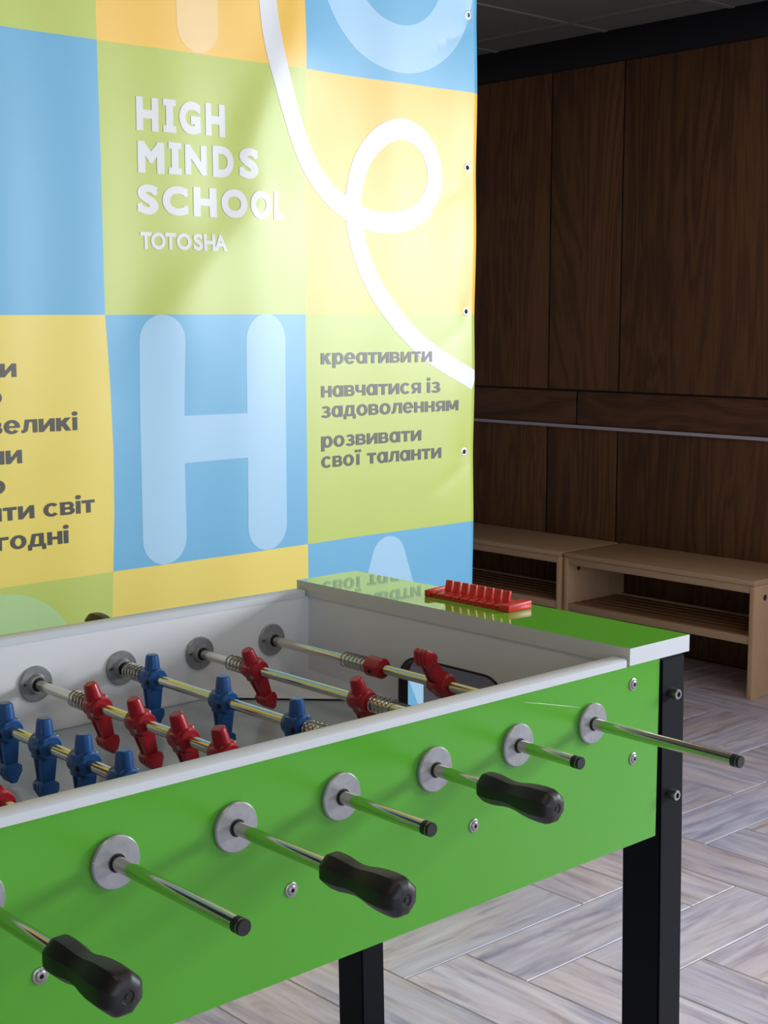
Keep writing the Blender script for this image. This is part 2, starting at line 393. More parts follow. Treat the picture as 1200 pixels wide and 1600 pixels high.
# ------------------------------------------------------------------ banner
YB = 1.2243
EY = [(1.006, 2.055), (1.005, 1.705), (1.0045, 1.367), (1.0035, 1.029), (1.003, 0.694), (1.005, 2.40), (1.002, 0.36)]
def ss(t): t = max(0, min(1, t)); return t*t*(3-2*t)
def ridge(x, z, p, q, w, amp, w2=None):
    """soft crease from p to q: rises over w on the left, relaxes over w2 on the right"""
    dx, dz = q[0]-p[0], q[1]-p[1]; L = math.hypot(dx, dz)
    t = ((x-p[0])*dx+(z-p[1])*dz)/L/L
    s = ((x-p[0])*(-dz)+(z-p[1])*dx)/L          # signed distance; + is right of a downward line
    f = ss((t+0.25)/0.5)*ss((1.25-t)/0.5)
    ww = w if s < 0 else (w2 or w)
    return -amp*f*math.exp(-(s/ww)**2)
def S(x, z):
    d = 0.0
    d += ridge(x, z, (0.50, 1.98), (0.33, 1.62), 0.055, 0.0085, 0.12)
    d += ridge(x, z, (0.42, 1.62), (0.10, 1.28), 0.060, 0.0075, 0.13)
    d += ridge(x, z, (0.50, 2.25), (0.49, 1.85), 0.04, 0.004, 0.07)
    d += 0.0030*math.sin(9.5*x+0.9*z+0.6)*(0.5+0.5*ss((x+0.2)/0.8)) + 0.0010*math.sin(31*x+1.2*math.sin(3*z))
    d += 0.0012*math.sin(23*x-4*z+1)*ss((x-0.5)/0.4)
    for ex, ez in EY:
        r = math.hypot(x-ex, (z-ez)*0.7)
        d += 0.0035*math.exp(-r/0.03)
        d -= 0.002*math.exp(-((z-ez-0.17)/0.10)**2)*ss((x-0.85)/0.15)
        d += 0.0015*math.exp(-abs(z-ez+0.035+0.5*(ex-x))/0.02)*math.exp(-((x-ex+0.05)/0.06)**2)
    return YB+d
def on(x, z, off=0.0): return (x, S(x, z)-off, z)
XR, ZT, ZBOT = 1.0345, 2.44, 0.06
def c0(z):
    P_ = [(0.0, 0.005), (0.35, 0.009), (0.764, 0.009), (0.85, 0.013), (0.969, 0.019), (1.096, 0.020), (1.221, 0.016), (1.355, 0.008), (1.65, 0.007), (1.87, 0.0045), (2.6, 0.004)]
    for (a, va), (c, vc) in zip(P_, P_[1:]):
        if a <= z <= c: return va+(vc-va)*(z-a)/(c-a)
    return P_[-1][1]
banner = thing('banner', 'tall printed vinyl banner in blue, green and yellow squares hanging behind the green table', 'banner', (0.0, YB, ZBOT))
bo = Vector((0.0, YB, ZBOT))
def place(o): o.parent = banner; o.location = -bo; return o
b = MB()
rowz = [(ZBOT, lambda x: ZBOT), (0.34, lambda x: 0.34+0.008*x), (0.852, lambda x: 0.8495+0.008*min(max(x, -.3), 1)), (1.357, lambda x: 1.355+0.0065*x), (1.873, lambda x: 1.8702+0.0078*x), (2.38, lambda x: 2.38+0.006*x), (ZT, lambda x: ZT)]
colx = [lambda z: -1.012, lambda z: -0.502+0.3*(c0(z)-0.008), c0, lambda z: 0.5105, lambda z: XR]
cols = {(0, 0): 'v_orange', (1, 0): 'v_green'}
# colours by [row from the bottom][column from the left]
tab = [['v_green', 'v_blue', 'v_orange', 'v_green'], ['v_blue', 'v_green', 'v_yellow', 'v_blue'], ['v_green', 'v_yellow', 'v_blue', 'v_green'],
       ['v_orange', 'v_blue', 'v_green', 'v_orange'], ['v_blue', 'v_green', 'v_orange', 'v_blue'], ['v_green', 'v_orange', 'v_blue', 'v_green']]
cache = {}
def gv(x, z):
    k = (round(x, 4), round(z, 4))
    if k not in cache: cache[k] = b.bm.verts.new(on(x, z))
    return cache[k]
def cell(ci, ri, u, v):
    # u,v in 0..1 inside the cell
    z0, z1 = rowz[ri][0], rowz[ri+1][0]; z = z0+(z1-z0)*v
    xa, xb = colx[ci](z), colx[ci+1](z); x = xa+(xb-xa)*u
    za, zb = rowz[ri][1](x), rowz[ri+1][1](x); return x, za+(zb-za)*v
for ri in range(6):
    nz = max(2, int((rowz[ri+1][0]-rowz[ri][0])/0.011))
    for ci in range(4):
        nx = 46
        for i in range(nx):
            for j in range(nz):
                q4 = [cell(ci, ri, (i+a)/nx, (j+c)/nz) for a, c in ((0, 0), (1, 0), (1, 1), (0, 1))]
                b.face([gv(*p) for p in q4], tab[ri][ci], True)
sheet = b.build('vinyl_sheet', fix=False); place(sheet)
md = sheet.modifiers.new('thickness', 'SOLIDIFY'); md.thickness = 0.0006; md.offset = -1

def printed(name, polys_or_mesh, m, off, lab=None, cell_=0.016):
    """flat print (list of outlines with holes, or a bmesh in x,z) laid on the cloth"""
    polys = []
    if isinstance(polys_or_mesh, bmesh.types.BMesh):
        src = polys_or_mesh; bmesh.ops.triangulate(src, faces=src.faces[:])
        polys = [[(v.co.x, v.co.z) for v in f.verts] for f in src.faces]; src.free()
    else:
        for loops in polys_or_mesh:
            flat = [p for l in loops for p in l]
            polys += [[tuple(flat[i]) for i in t] for t in tessellate_polygon([[Vector((p[0], p[1], 0)) for p in l] for l in loops])]
    pv, pf = [], []
    for p in polys:
        ar = sum(p[i-1][0]*p[i][1]-p[i][0]*p[i-1][1] for i in range(len(p)))
        if abs(ar) < 1e-11: continue
        if ar < 0: p = p[::-1]
        pf.append(list(range(len(pv), len(pv)+len(p)))); pv += [Vector((q[0]*100, q[1]*100)) for q in p]
    res_ = delaunay_2d_cdt(pv, [], pf, 1, 1e-4)           # one clean sheet where strokes overlap
    srcs = [[(pv[i].x, pv[i].y) for i in f] for f in pf]
    boxes = [(min(p[0] for p in q), max(p[0] for p in q), min(p[1] for p in q), max(p[1] for p in q), q) for q in srcs]
    def inside(x, y):
        for x0, x1, y0, y1, q in boxes:
            if x0 <= x <= x1 and y0 <= y <= y1:
                c_ = False
                for i in range(len(q)):
                    a, d = q[i-1], q[i]
                    if (a[1] > y) != (d[1] > y) and x < (d[0]-a[0])*(y-a[1])/(d[1]-a[1])+a[0]: c_ = not c_
                if c_: return True
        return False
    polys = []
    for f in res_[2]:
        t = [res_[0][i] for i in f]
        if inside(sum(v.x for v in t)/len(t), sum(v.y for v in t)/len(t)): polys.append([(v.x/100, v.y/100) for v in t])
    def clip(poly, ax, c, keep_low):
        out_ = []
        for i in range(len(poly)):
            a, d = poly[i-1], poly[i]
            ia = (a[ax] <= c) if keep_low else (a[ax] >= c); idd = (d[ax] <= c) if keep_low else (d[ax] >= c)
            if ia != idd:
                t = (c-a[ax])/(d[ax]-a[ax]); p = [a[0]+(d[0]-a[0])*t, a[1]+(d[1]-a[1])*t]; p[ax] = c; out_.append(tuple(p))
            if idd: out_.append(d)
        return out_
    def split(ps, ax):
        res = []
        for p in ps:
            lo, hi = min(q[ax] for q in p), max(q[ax] for q in p); k = math.floor(lo/cell_)
            while k*cell_ < hi:
                q = clip(clip(p, ax, (k+1)*cell_, True), ax, k*cell_, False)
                if len(q) > 2: res.append(q)
                k += 1
        return res
    bm = bmesh.new(); vc = {}
    def vert(p):
        k = (round(p[0], 6), round(p[1], 6))
        if k not in vc: vc[k] = bm.verts.new(on(p[0], p[1], off))
        return vc[k]
    polys = [q for q in (clip(p, 0, XR-0.0004, True) for p in polys) if len(q) > 2]
    for p in split(split(polys, 0), 1):
        ar = sum(p[i-1][0]*p[i][1]-p[i][0]*p[i-1][1] for i in range(len(p)))
        if abs(ar) < 1e-10: continue
        if ar < 0: p = p[::-1]
        vv = []
        for q in p:
            v = vert(q)
            if v not in vv: vv.append(v)
        if len(vv) > 2:
            try: bm.faces.new(vv).smooth = True
            except ValueError: pass
    me = bpy.data.meshes.new(name); bm.to_mesh(me); bm.free(); me.materials.append(M[m])
    nn = []
    for v in me.vertices:
        x, z = v.co.x, v.co.z; e = 0.004
        nn.append(Vector(((S(x+e, z)-S(x-e, z))/(2*e), -1, (S(x, z+e)-S(x, z-e))/(2*e))).normalized())
    me.normals_split_custom_set_from_vertices(nn)
    o = bpy.data.objects.new(name, me); COL.objects.link(o); place(o)
    if lab: o['label'] = lab
    return o

def stroke(pts, w, n=8):
    """ribbon outline following smoothed points (Catmull-Rom), constant width, as quads in a bmesh"""
    P_ = [Vector(p) for p in pts]; Q = []
    for i in range(len(P_)-1):
        p0, p1, p2, p3 = P_[max(i-1, 0)], P_[i], P_[i+1], P_[min(i+2, len(P_)-1)]
        for k in range(n):
            t = k/n
            Q.append(0.5*((2*p1)+(p2-p0)*t+(2*p0-5*p1+4*p2-p3)*t*t+(3*p1-p0-3*p2+p3)*t**3))
    Q.append(P_[-1])
    bm = bmesh.new(); prev = None
    for i, p in enumerate(Q):
        d = (Q[min(i+1, len(Q)-1)]-Q[max(i-1, 0)]).normalized(); nn = Vector((-d.y, d.x))
        a, c = p+nn*w/2, p-nn*w/2
        cur = (bm.verts.new((a.x, 0, a.y)), bm.verts.new((c.x, 0, c.y)))
        if prev: bm.faces.new((prev[0], cur[0], cur[1], prev[1]))
        prev = cur
    return bm
def pill(x0, x1, z0, z1):
    r = (x1-x0)/2; c = (x0+x1)/2; n = 16
    return [(c+r*math.cos(a), z1-r+r*math.sin(a)) for a in [PI*i/n for i in range(n+1)]]+[(c+r*math.cos(a), z0+r+r*math.sin(a)) for a in [PI+PI*i/n for i in range(n+1)]]
# the big pale letters on the squares
def bigH():
    L_, R_ = pill(0.083, 0.188, 0.851, 1.356), pill(0.344, 0.4515, 0.853, 1.359)
    n = 16
    o = []
    # walk: left pill top arc, down its right side to the bar, along the bar, round the right pill, back along the bar
    o += L_[:n+1]+L_[n+1:]                       # full left pill: ends at right side, bottom arc end
    o += [(0.186, 1.055), (0.345, 1.057)]
    Rb = R_[n+1:]; Rt = R_[:n+1]
    o += Rb+Rt
    o += [(0.345, 1.151), (0.187, 1.152)]
    return o
printed('letter_print', [[bigH()]], 'v_lblue', 0.0003)
ring = MB()
def annulus(cx, cz, rx, rz, w, a0, a1, n=64):
    bm = bmesh.new(); prev = None
    for i in range(n+1):
        a = a0+(a1-a0)*i/n; c, s_ = math.cos(a), math.sin(a)
        cur = (bm.verts.new((cx+rx*c, 0, cz+rz*s_)), bm.verts.new((cx+(rx-w)*c, 0, cz+(rz-w)*s_)))
        if prev: bm.faces.new((prev[0], cur[0], cur[1], prev[1]))
        prev = cur
    return bm
ring.bm.free()
printed('letter_print', annulus(0.787, 2.129, 0.236, 0.231, 0.104, 0, 2*PI), 'v_lblue', 0.0003)
A_ = [(0.756+0.052*math.cos(a), 0.797+0.050*math.sin(a)) for a in [0.25+(PI-0.5)*i/12 for i in range(13)]]
printed('letter_print', [[A_+[(0.547, 0.345), (0.624, 0.345), (0.757, 0.63), (0.890, 0.345), (0.967, 0.345)]]], 'v_lblue', 0.0003)
printed('letter_print', [[pill(0.184, 0.286, 1.8735, 2.36)]], 'v_lorange', 0.0003)
printed('letter_print', annulus(-0.235, 0.690, 0.160, 0.145, 0.105, 0, 2*PI), 'v_lgreen', 0.0003)
rib = [(0.40, 2.42), (0.402, 2.20), (0.408, 2.06), (0.413, 2.002), (0.421, 1.935), (0.438, 1.863), (0.471, 1.775), (0.515, 1.690), (0.570, 1.627), (0.634, 1.588), (0.715, 1.566), (0.795, 1.570), (0.858, 1.598), (0.895, 1.650),
       (0.894, 1.705), (0.862, 1.752), (0.800, 1.775), (0.736, 1.757), (0.683, 1.707), (0.656, 1.645), (0.650, 1.575), (0.672, 1.495), (0.720, 1.413), (0.799, 1.332), (0.900, 1.262), (1.0335, 1.201)]
printed('ribbon_print', stroke(rib, 0.047), 'v_white', 0.0006)

# lettering
_fc = {}
def text_bm(s, weight, size=1.0, flat=None):
    cu = bpy.data.curves.new('t', 'FONT'); cu.body = s; cu.size = size; cu.resolution_u = 5
    o = bpy.data.objects.new('t', cu); COL.objects.link(o)
    bpy.context.view_layer.update()
    dg = bpy.context.evaluated_depsgraph_get(); me = o.evaluated_get(dg).to_mesh()
    bm = bmesh.new(); bm.from_mesh(me); o.evaluated_get(dg).to_mesh_clear()
    bpy.data.objects.remove(o); bpy.data.curves.remove(cu)
    bmesh.ops.remove_doubles(bm, verts=bm.verts[:], dist=1e-5)
    wx = weight; kz = wx/(weight if flat is None else flat)         # heavier across than up and down
    segs = [(Vector((e.verts[0].co.x, e.verts[0].co.y*kz)), Vector((e.verts[1].co.x, e.verts[1].co.y*kz)), e.verts[0].index, e.verts[1].index) for e in bm.edges if e.is_boundary]
    dirs = {}
    for a, c, i, j in segs:
        d = (c-a).normalized(); dirs.setdefault(i, []).append((a, d)); dirs.setdefault(j, []).append((c, -d))
    for v in bm.verts: v.co = Vector((v.co.x, 0, v.co.y))
    def poly(pts): bm.faces.new([bm.verts.new((p.x, 0, p.y/kz)) for p in pts])
    sharp = {i for i, l in dirs.items() if len(l) != 2 or l[0][1].dot(l[1][1]) > -0.8}
    for a, c, i, j in segs:
        d = (c-a).normalized(); n = Vector((-d.y, d.x))*wx
        a2 = a-d*wx if i in sharp else a; c2 = c+d*wx if j in sharp else c
        poly([a2-n, c2-n, c2+n, a2+n])
    for i, l in dirs.items():
        if i not in sharp: poly([l[0][0]+Vector((math.cos(2*PI*k/14), math.sin(2*PI*k/14)))*wx for k in range(14)])
    return bm
def bb(bm):
    xs_ = [v.co.x for v in bm.verts]; zs_ = [v.co.z for v in bm.verts]; return min(xs_), max(xs_), min(zs_), max(zs_)
ST, BR = 0.31, 0.215            # stem and bar of the heavy wide letters, small-letter height 1
def _r(x0, y0, x1, y1): return [(x0, y0), (x1, y0), (x1, y1), (x0, y1)]
def _arc(cx, cy, rx, ry, a0, a1, sx=ST, sy=BR, n=18):
    out_ = []
    for k in range(n):
        a, c = math.radians(a0+(a1-a0)*k/n), math.radians(a0+(a1-a0)*(k+1)/n)
        out_.append([(cx+rx*math.cos(a), cy+ry*math.sin(a)), (cx+rx*math.cos(c), cy+ry*math.sin(c)), (cx+(rx-sx)*math.cos(c), cy+(ry-sy)*math.sin(c)), (cx+(rx-sx)*math.cos(a), cy+(ry-sy)*math.sin(a))])
    return out_
def _dot(cx, cy, rx, ry): return [[(cx+rx*math.cos(2*PI*k/16), cy+ry*math.sin(2*PI*k/16)) for k in range(16)]]
def glyph(ch):
    s_, h = ST, BR
    if ch == 'о': return 1.08, _arc(0.54, 0.5, 0.54, 0.53, 0, 360, n=36)
    if ch == 'с': return 1.02, _arc(0.54, 0.5, 0.54, 0.53, 42, 318, n=30)
    if ch == 'е': return 1.06, _arc(0.53, 0.5, 0.53, 0.53, 0, 322, n=32)+[_r(0.2, 0.42, 1.058, 0.58)]
    if ch == 'а': return 1.08, _arc(0.50, 0.5, 0.50, 0.53, 0, 360, n=36)+[_r(1.08-s_, 0, 1.08, 1)]
    if ch == 'р': return 1.10, _arc(0.60, 0.5, 0.50, 0.53, 0, 360, n=36)+[_r(0, -0.33, s_, 1)]
    if ch == 'н': return 1.0, [_r(0, 0, s_, 1), _r(1-s_, 0, 1, 1), _r(s_-0.02, 0.39, 1.02-s_, 0.61)]
    if ch == 'и': return 1.06, [_r(0, 0, s_, 1), _r(1.06-s_, 0, 1.06, 1), [(s_-0.02, 0), (1.08-s_, 0.60), (1.08-s_, 1), (s_-0.02, 0.40)]]
    if ch == 'т': return 0.90, [_r(0, 1-h-0.02, 0.90, 1), _r(0.45-s_/2, 0, 0.45+s_/2, 1)]
    if ch == 'г': return 0.76, [_r(0, 0, s_, 1), _r(0, 1-h-0.02, 0.76, 1)]
    if ch == 'в': return 0.98, [_r(0, 0, s_, 1), _r(0.1, 0, 0.62, 0.2), _r(0.1, 0.41, 0.6, 0.59), _r(0.1, 0.8, 0.58, 1)]+_arc(0.58, 0.705, 0.34, 0.295, -90, 90, 0.26, 0.195)+_arc(0.60, 0.295, 0.38, 0.295, -90, 90, 0.28, 0.195)
    if ch == 'к': return 1.0, [_r(0, 0, s_, 1), [(s_-0.02, 0.34), (0.40, 0.34), (0.98, 1), (0.60, 1), (s_-0.02, 0.68)], [(0.34, 0.46), (0.58, 0.68), (1.0, 0), (0.63, 0)]]
    if ch == 'ч': return 0.98, [_r(0.98-s_, 0, 0.98, 1), _r(0, 0.62, s_, 1), _r(0.36, 0.29, 0.9, 0.51)]+_arc(0.37, 0.63, 0.37, 0.34, 180, 272, s_, h)
    if ch == 'я': return 1.0, [_r(1-s_, 0, 1, 1), _r(0.38, 0.8, 0.9, 1), _r(0.38, 0.33, 0.9, 0.52), [(0, 0), (0.36, 0), (0.66, 0.40), (0.30, 0.40)]]+_arc(0.40, 0.665, 0.38, 0.335, 90, 270, 0.29, 0.2)
    if ch == 'і': return s_, [_r(0, 0, s_, 1)]+_dot(s_/2, 1.28, 0.19, 0.17)
    if ch == 'ї': return 0.62, [_r(0.31-s_/2, 0, 0.31+s_/2, 1)]+_dot(0.135, 1.27, 0.15, 0.15)+_dot(0.485, 1.27, 0.15, 0.15)
    if ch == 'з': return 0.94, _arc(0.46, 0.725, 0.42, 0.305, -90, 155, 0.29, 0.195, 22)+_arc(0.46, 0.285, 0.48, 0.315, -158, 90, 0.31, 0.205, 22)+[_r(0.32, 0.42, 0.5, 0.60)]
    if ch == 'д': return 1.2, [_r(0, 0, 1.2, 0.2), _r(0, -0.25, 0.26, 0.1), _r(0.94, -0.25, 1.2, 0.1), _r(1.06-s_, 0, 1.06, 1), _r(0.34, 0.8, 1.06, 1), [(0.10, 0.1), (0.40, 0.1), (0.56, 1), (0.28, 1)]]
    if ch == 'л': return 1.06, [_r(1.06-s_, 0, 1.06, 1), _r(0.34, 0.79, 1.06, 1), [(0, 0), (0.16, 0), (0.40, 0.14), (0.56, 1), (0.25, 1), (0.14, 0.24), (0, 0.22)]]
    if ch == 'м': return 1.34, [_r(0, 0, s_, 1), _r(1.34-s_, 0, 1.34, 1), [(0.04, 1), (0.40, 1), (0.80, 0.12), (0.54, 0.12)], [(1.30, 1), (0.94, 1), (0.54, 0.12), (0.80, 0.12)]]
    return 0.52, []
def put_text(s, x0, x1, base, xh, m, off=0.0008):
    """line of heavy wide letters standing on base; x0 None: natural width, ending at x1"""
    polys, x = [], 0.0
    for ch in s:
        w_, ps = glyph(ch); polys += [[(p[0]+x, p[1]) for p in q] for q in ps]; x += w_+(0.10 if ps else 0.0)
    x -= 0.10; kx = (x1-x0)/x if x0 is not None else xh*1.27
    if x0 is None: x0 = x1-x*kx
    return printed('lettering', [[[(x0+p[0]*kx, base+p[1]*xh) for p in q]] for q in polys], m, off)
def put_glyph(ch, x0, x1, z0, z1, m, weight=0.03, off=0.0008):
    if ch == 'I':
        h = z1-z0; t = h*0.2; c = (x0+x1)/2; w = h*0.13
        return [(x0, z0), (x1, z0), (x1, z0+t), (c+w, z0+t), (c+w, z1-t), (x1, z1-t), (x1, z1), (x0, z1), (x0, z1-t), (c-w, z1-t), (c-w, z0+t), (x0, z0+t)]
    bm = text_bm(ch, weight); a = bb(bm)
    for v in bm.verts: v.co = Vector((x0+(v.co.x-a[0])*(x1-x0)/(a[1]-a[0]), 0, z0+(v.co.z-a[2])*(z1-z0)/(a[3]-a[2])))
    return bm
def word(letters, p0, p1, x0, x1, z0, z1, dz, weight):
    k = (x1-x0)/(p1-p0); tot = bmesh.new()
    for ch, a, c in letters:
        xa, xb = x0+(a-p0)*k, x0+(c-p0)*k; o_ = dz*(xa-x0)/(x1-x0)
        g = put_glyph(ch, xa, xb, z0+o_, z1+o_, 'v_white', weight)
        if isinstance(g, list):
            vs_ = [tot.verts.new((p[0], 0, p[1])) for p in g]
            for t in tessellate_polygon([[Vector((p[0], p[1], 0)) for p in g]]): tot.faces.new([vs_[i] for i in t])
        else:
            me = bpy.data.meshes.new('t'); g.to_mesh(me); g.free(); tot.from_mesh(me); bpy.data.meshes.remove(me)
    return printed('lettering', tot, 'v_white', 0.0008)
word([('H', 508, 588), ('I', 605, 653), ('G', 665, 750), ('H', 768, 845)], 508, 845, 0.0885, 0.298, 1.7115, 1.7755, 0.004, 0.056)
word([('M', 512, 605), ('I', 620, 667), ('N', 680, 762), ('D', 785, 862), ('S', 880, 955)], 512, 955, 0.090, 0.3755, 1.631, 1.693, 0.005, 0.056)
word([('S', 512, 586), ('C', 600, 692), ('H', 710, 795), ('O', 812, 905), ('O', 917, 1000), ('L', 1012, 1055)], 512, 1055, 0.0855, 0.446, 1.551, 1.609, 0.005, 0.056)
word([('T', 522, 562), ('O', 560, 612), ('T', 610, 650), ('O', 652, 705), ('S', 712, 748), ('H', 752, 795), ('A', 792, 840)], 522, 840, 0.092, 0.2945, 1.4835, 1.517, 0.002, 0.040)
for s_, x0_, x1_, bz in [('креативити', 0.5525, 0.891, 1.249), ('навчатися із', 0.5525, 0.917, 1.1765), ('задоволенням', 0.5515, 0.9775, 1.1315), ('розвивати', 0.5515, 0.858, 1.065), ('свої таланти', 0.5515, 0.922, 1.020)]:
    put_text(s_, x0_, x1_, bz, 0.0250, 'v_text')
for s_, x1_, bz in [('и', -0.1855, 1.240), ('о', -0.2175, 1.190), ('великі', -0.060, 1.135), ('ли', -0.1795, 1.079), ('о', -0.2165, 1.025), ('ати світ', -0.0262, 0.973), ('огодні', -0.0865, 0.918)]:
    put_text(s_, None, x1_, bz, 0.0250, 'v_text')
for ex, ez in EY:
    b = MB(); p = on(ex, ez)
    prof = [(-0.0006, 0.0052), (-0.0022, 0.0060), (-0.0026, 0.0078), (-0.0018, 0.0105), (-0.0002, 0.0112)]
    b.lathe(prof, 'eyelet', 24, 'Y', p, caps=False); b.lathe([(-0.0009, 0.0056), (-0.0007, 0.0056)], 'hole', 20, 'Y', p)
    e = b.build('eyelet'); place(e)

# ------------------------------------------------------------------ foosball table
table = thing('foosball_table', 'green foosball table with chrome rods and black legs standing in front of the banner', 'foosball table', (0, 0, 0))
SP = 0.15; RX = [-SP*k for k in range(8)]; RZ = 0.80; W = 0.703; XI = 0.083
XL_IN = RX[-1]-XI; XL_OUT = RX[-1]-0.152
ZP0, ZP1 = 0.603, 0.866
holes = [circle(x, RZ, 0.0095) for x in RX]
out = [(XL_OUT, ZP0), (0.152, ZP0), (0.152, ZP1), (XL_OUT, ZP1)]
b = MB(); b.holed(out, holes, 0.0, 0.024, 'Y', 'green', 'white_lam', 'hole'); b.build('side_panel', table)
b = MB(); b.holed(out, holes, W+0.024, W, 'Y', 'green', 'white_lam', 'hole'); b.build('side_panel', table)
for y0 in (0.0, W):
    b = MB(); y1 = y0+0.024
    b.prism([(y0-0.0015, 0.865), (y1+0.0015, 0.865), (y1+0.0015, 0.8745), (y1-0.002, 0.877), (y0+0.002, 0.877), (y0-0.0015, 0.8745)], XL_IN+0.004, 0.0745, 'alu_trim', 'X')
    b.build('edge_profile', table)
b = MB(); b.box((XL_IN-0.0005, 0.02, 0.703), (XI+0.0005, W+0.004, 0.721), 'field'); field = b.build('playfield', table)
# white line round the field edge by the walls
b = MB(); b.box((XL_IN, 0.0242, 0.606), (XI, W-0.0002, 0.616), 'white_lam'); b.build('bottom_board', table)
for a, c in ((0.0243, 0.0275), (W-0.0035, W-0.0003)):
    b = MB(); b.box((XL_IN+0.23, a, 0.7212), (XI-0.23, c, 0.7262), 'alu_trim', bev=0.001); b.build('field_edging', table)
def wedge(x, y, sx, sy):
    L_ = 0.228; b = MB(); z0, z1 = 0.7212, 0.735
    A = b.bm.verts.new((x, y, z1)); B = b.bm.verts.new((x+sx*L_, y, z0+0.003)); C = b.bm.verts.new((x, y+sy*L_, z0+0.003))
    A2 = b.bm.verts.new((x, y, z0-0.003)); B2 = b.bm.verts.new((x+sx*L_, y, z0-0.003)); C2 = b.bm.verts.new((x, y+sy*L_, z0-0.003))
    for f in ((A, B, C), (A2, C2, B2), (A, A2, B2, B), (C, C2, A2, A)): b.face(f, 'white_lam')
    b.face((B, B2, C2, C), 'rubber')
    return b.build('corner_ramp', table)
for x, sx in ((XI-0.0005, -1), (XL_IN+0.0005, 1)):
    wedge(x, W-0.0005, sx, -1); wedge(x, 0.0245, sx, 1)
# end walls with the goal mouth, outer boards with the ball opening, glossy shelves
GY0, GY1, GZ = 0.236, 0.467, 0.800
def end(xi, xo, s):
    gl = rrect(GY0, 0.69, GY1, GZ, 0.042, 8, (1, 1, 0, 0))
    b = MB(); b.holed([(0.0242, 0.62), (W-0.0002, 0.62), (W-0.0002, 0.8655), (0.0242, 0.8655)], [gl], xi, xi+s*0.016, 'X', 'white_lam', 'white_lam', 'rubber')
    e = b.build('end_panel', table)
    g0 = rrect(GY0-0.003, 0.688, GY1+0.003, GZ+0.003, 0.044, 8, (1, 1, 0, 0)); g1 = rrect(GY0+0.0005, 0.6905, GY1-0.0005, GZ-0.0005, 0.042, 8, (1, 1, 0, 0))
    b = MB(); b.holed(g0, [g1], xi-s*0.0015, xi+s*0.017, 'X', 'rubber'); b.build('goal_frame', e)
    op = [(0.527, 0.628), (0.66, 0.628), (0.66, 0.735), (0.527, 0.735)]
    b = MB(); xs_ = xo-s*0.018
    b.holed([(0.0242, 0.618), (W-0.0002, 0.618), (W-0.0002, 0.8655), (0.0242, 0.8655)], [op], xo-s*0.0, xs_, 'X', 'green', 'goalgrey', 'rubber'); b.build('outer_end_panel', table)
    b = MB(); xa, xb = sorted((xi-s*0.0035, xo+s*0.006))
    fr = {'+z': 'green_top', '-x': 'band', '+x': 'band', '-y': 'alu_trim', '+y': 'alu_trim'}
    b.box((xa, -0.003, 0.8664), (xb, W+0.027, 0.8910), 'band', mats=fr)
    return b.build('end_shelf', table)
end(XI, 0.212, 1); end(XL_IN, XL_OUT-0.06, -1)
# legs: square steel tube, slightly splayed, bolted on outside the panel ends
def leg(x0, x1, y0, y1, s):
    b = MB()
    def pt(x, y, z): return (x+s*0.024*(0.866-z), y, z)
    zt, zb = 0.8655, 0.012
    V = [b.bm.verts.new(pt(x, y, z)) for z in (zb, zt) for x, y in ((x0, y0), (x1, y0), (x1, y1), (x0, y1))]
    fs = [b.face([V[i] for i in f], 'black_metal') for f in ((0, 3, 2, 1), (4, 5, 6, 7), (0, 1, 5, 4), (1, 2, 6, 5), (2, 3, 7, 6), (3, 0, 4, 7))]
    bmesh.ops.bevel(b.bm, geom=list({e for f in fs for e in f.edges}), offset=0.003, segments=2, affect='EDGES')
    l = b.build('leg', table)
    f = MB(); q0, q1 = pt(x0, y0, 0), pt(x1, y1, 0)
    f.box((min(q0[0], q1[0])-0.003, y0-0.003, 0), (max(q0[0], q1[0])+0.003, y1+0.003, 0.014), 'rubber', bev=0.003); f.build('rubber_foot', l)
    return l
def cap_bolt(p, l, dirn=-1, r=0.0075, h=0.013):
    b = MB(); s = dirn
    b.lathe([(0, r*0.98), (s*0.002, r), (s*(h-0.001), r), (s*h, r*0.88), (s*h, r*0.52), (s*(h-0.005), r*0.5)], 'bolt', 24, 'Y', p, caps=False)
    b.lathe([(s*(h-0.0045), r*0.5), (s*(h-0.004), r*0.5)], 'hole', 6, 'Y', p)
    return b.build('bolt', l)
for xa, xb, s in ((0.1525, 0.2085, 1), (XL_OUT-0.056, XL_OUT-0.0005, -1)):
    la = leg(xa, xb, -0.003, 0.066, s); lb = leg(xa, xb, W-0.042, W+0.027, s)
    xm = (xa+xb)/2-0.004
    for z in (0.811, 0.660):
        cap_bolt((xm+s*0.024*(0.866-z), -0.003, z), la); cap_bolt((xm+s*0.024*(0.866-z), W+0.027, z), lb, 1)
def dome_screw(x, z, y=0.0, s=-1):
    b = MB(); p = (x, y, z)
    b.lathe([(s*-0.0005, 0.0088), (s*0.0012, 0.0088), (s*0.0018, 0.0078), (s*0.0018, 0.0062), (s*0.003, 0.0055), (s*0.0036, 0.0040), (s*0.0036, 0.0024), (s*0.002, 0.0022)], 'bolt', 28, 'Y', p, caps=False)
    b.lathe([(s*0.0019, 0.0026), (s*0.0021, 0.0026)], 'hole', 6, 'Y', p)
    return b.build('screw', table)
for x, z in [(0.091, 0.838), (0.095, 0.730), (-0.227, 0.710), (-0.522, 0.707), (-0.836, 0.706), (-1.14, 0.838), (-1.145, 0.730)]:
    dome_screw(x, z); dome_screw(x, z, W+0.024, 1)
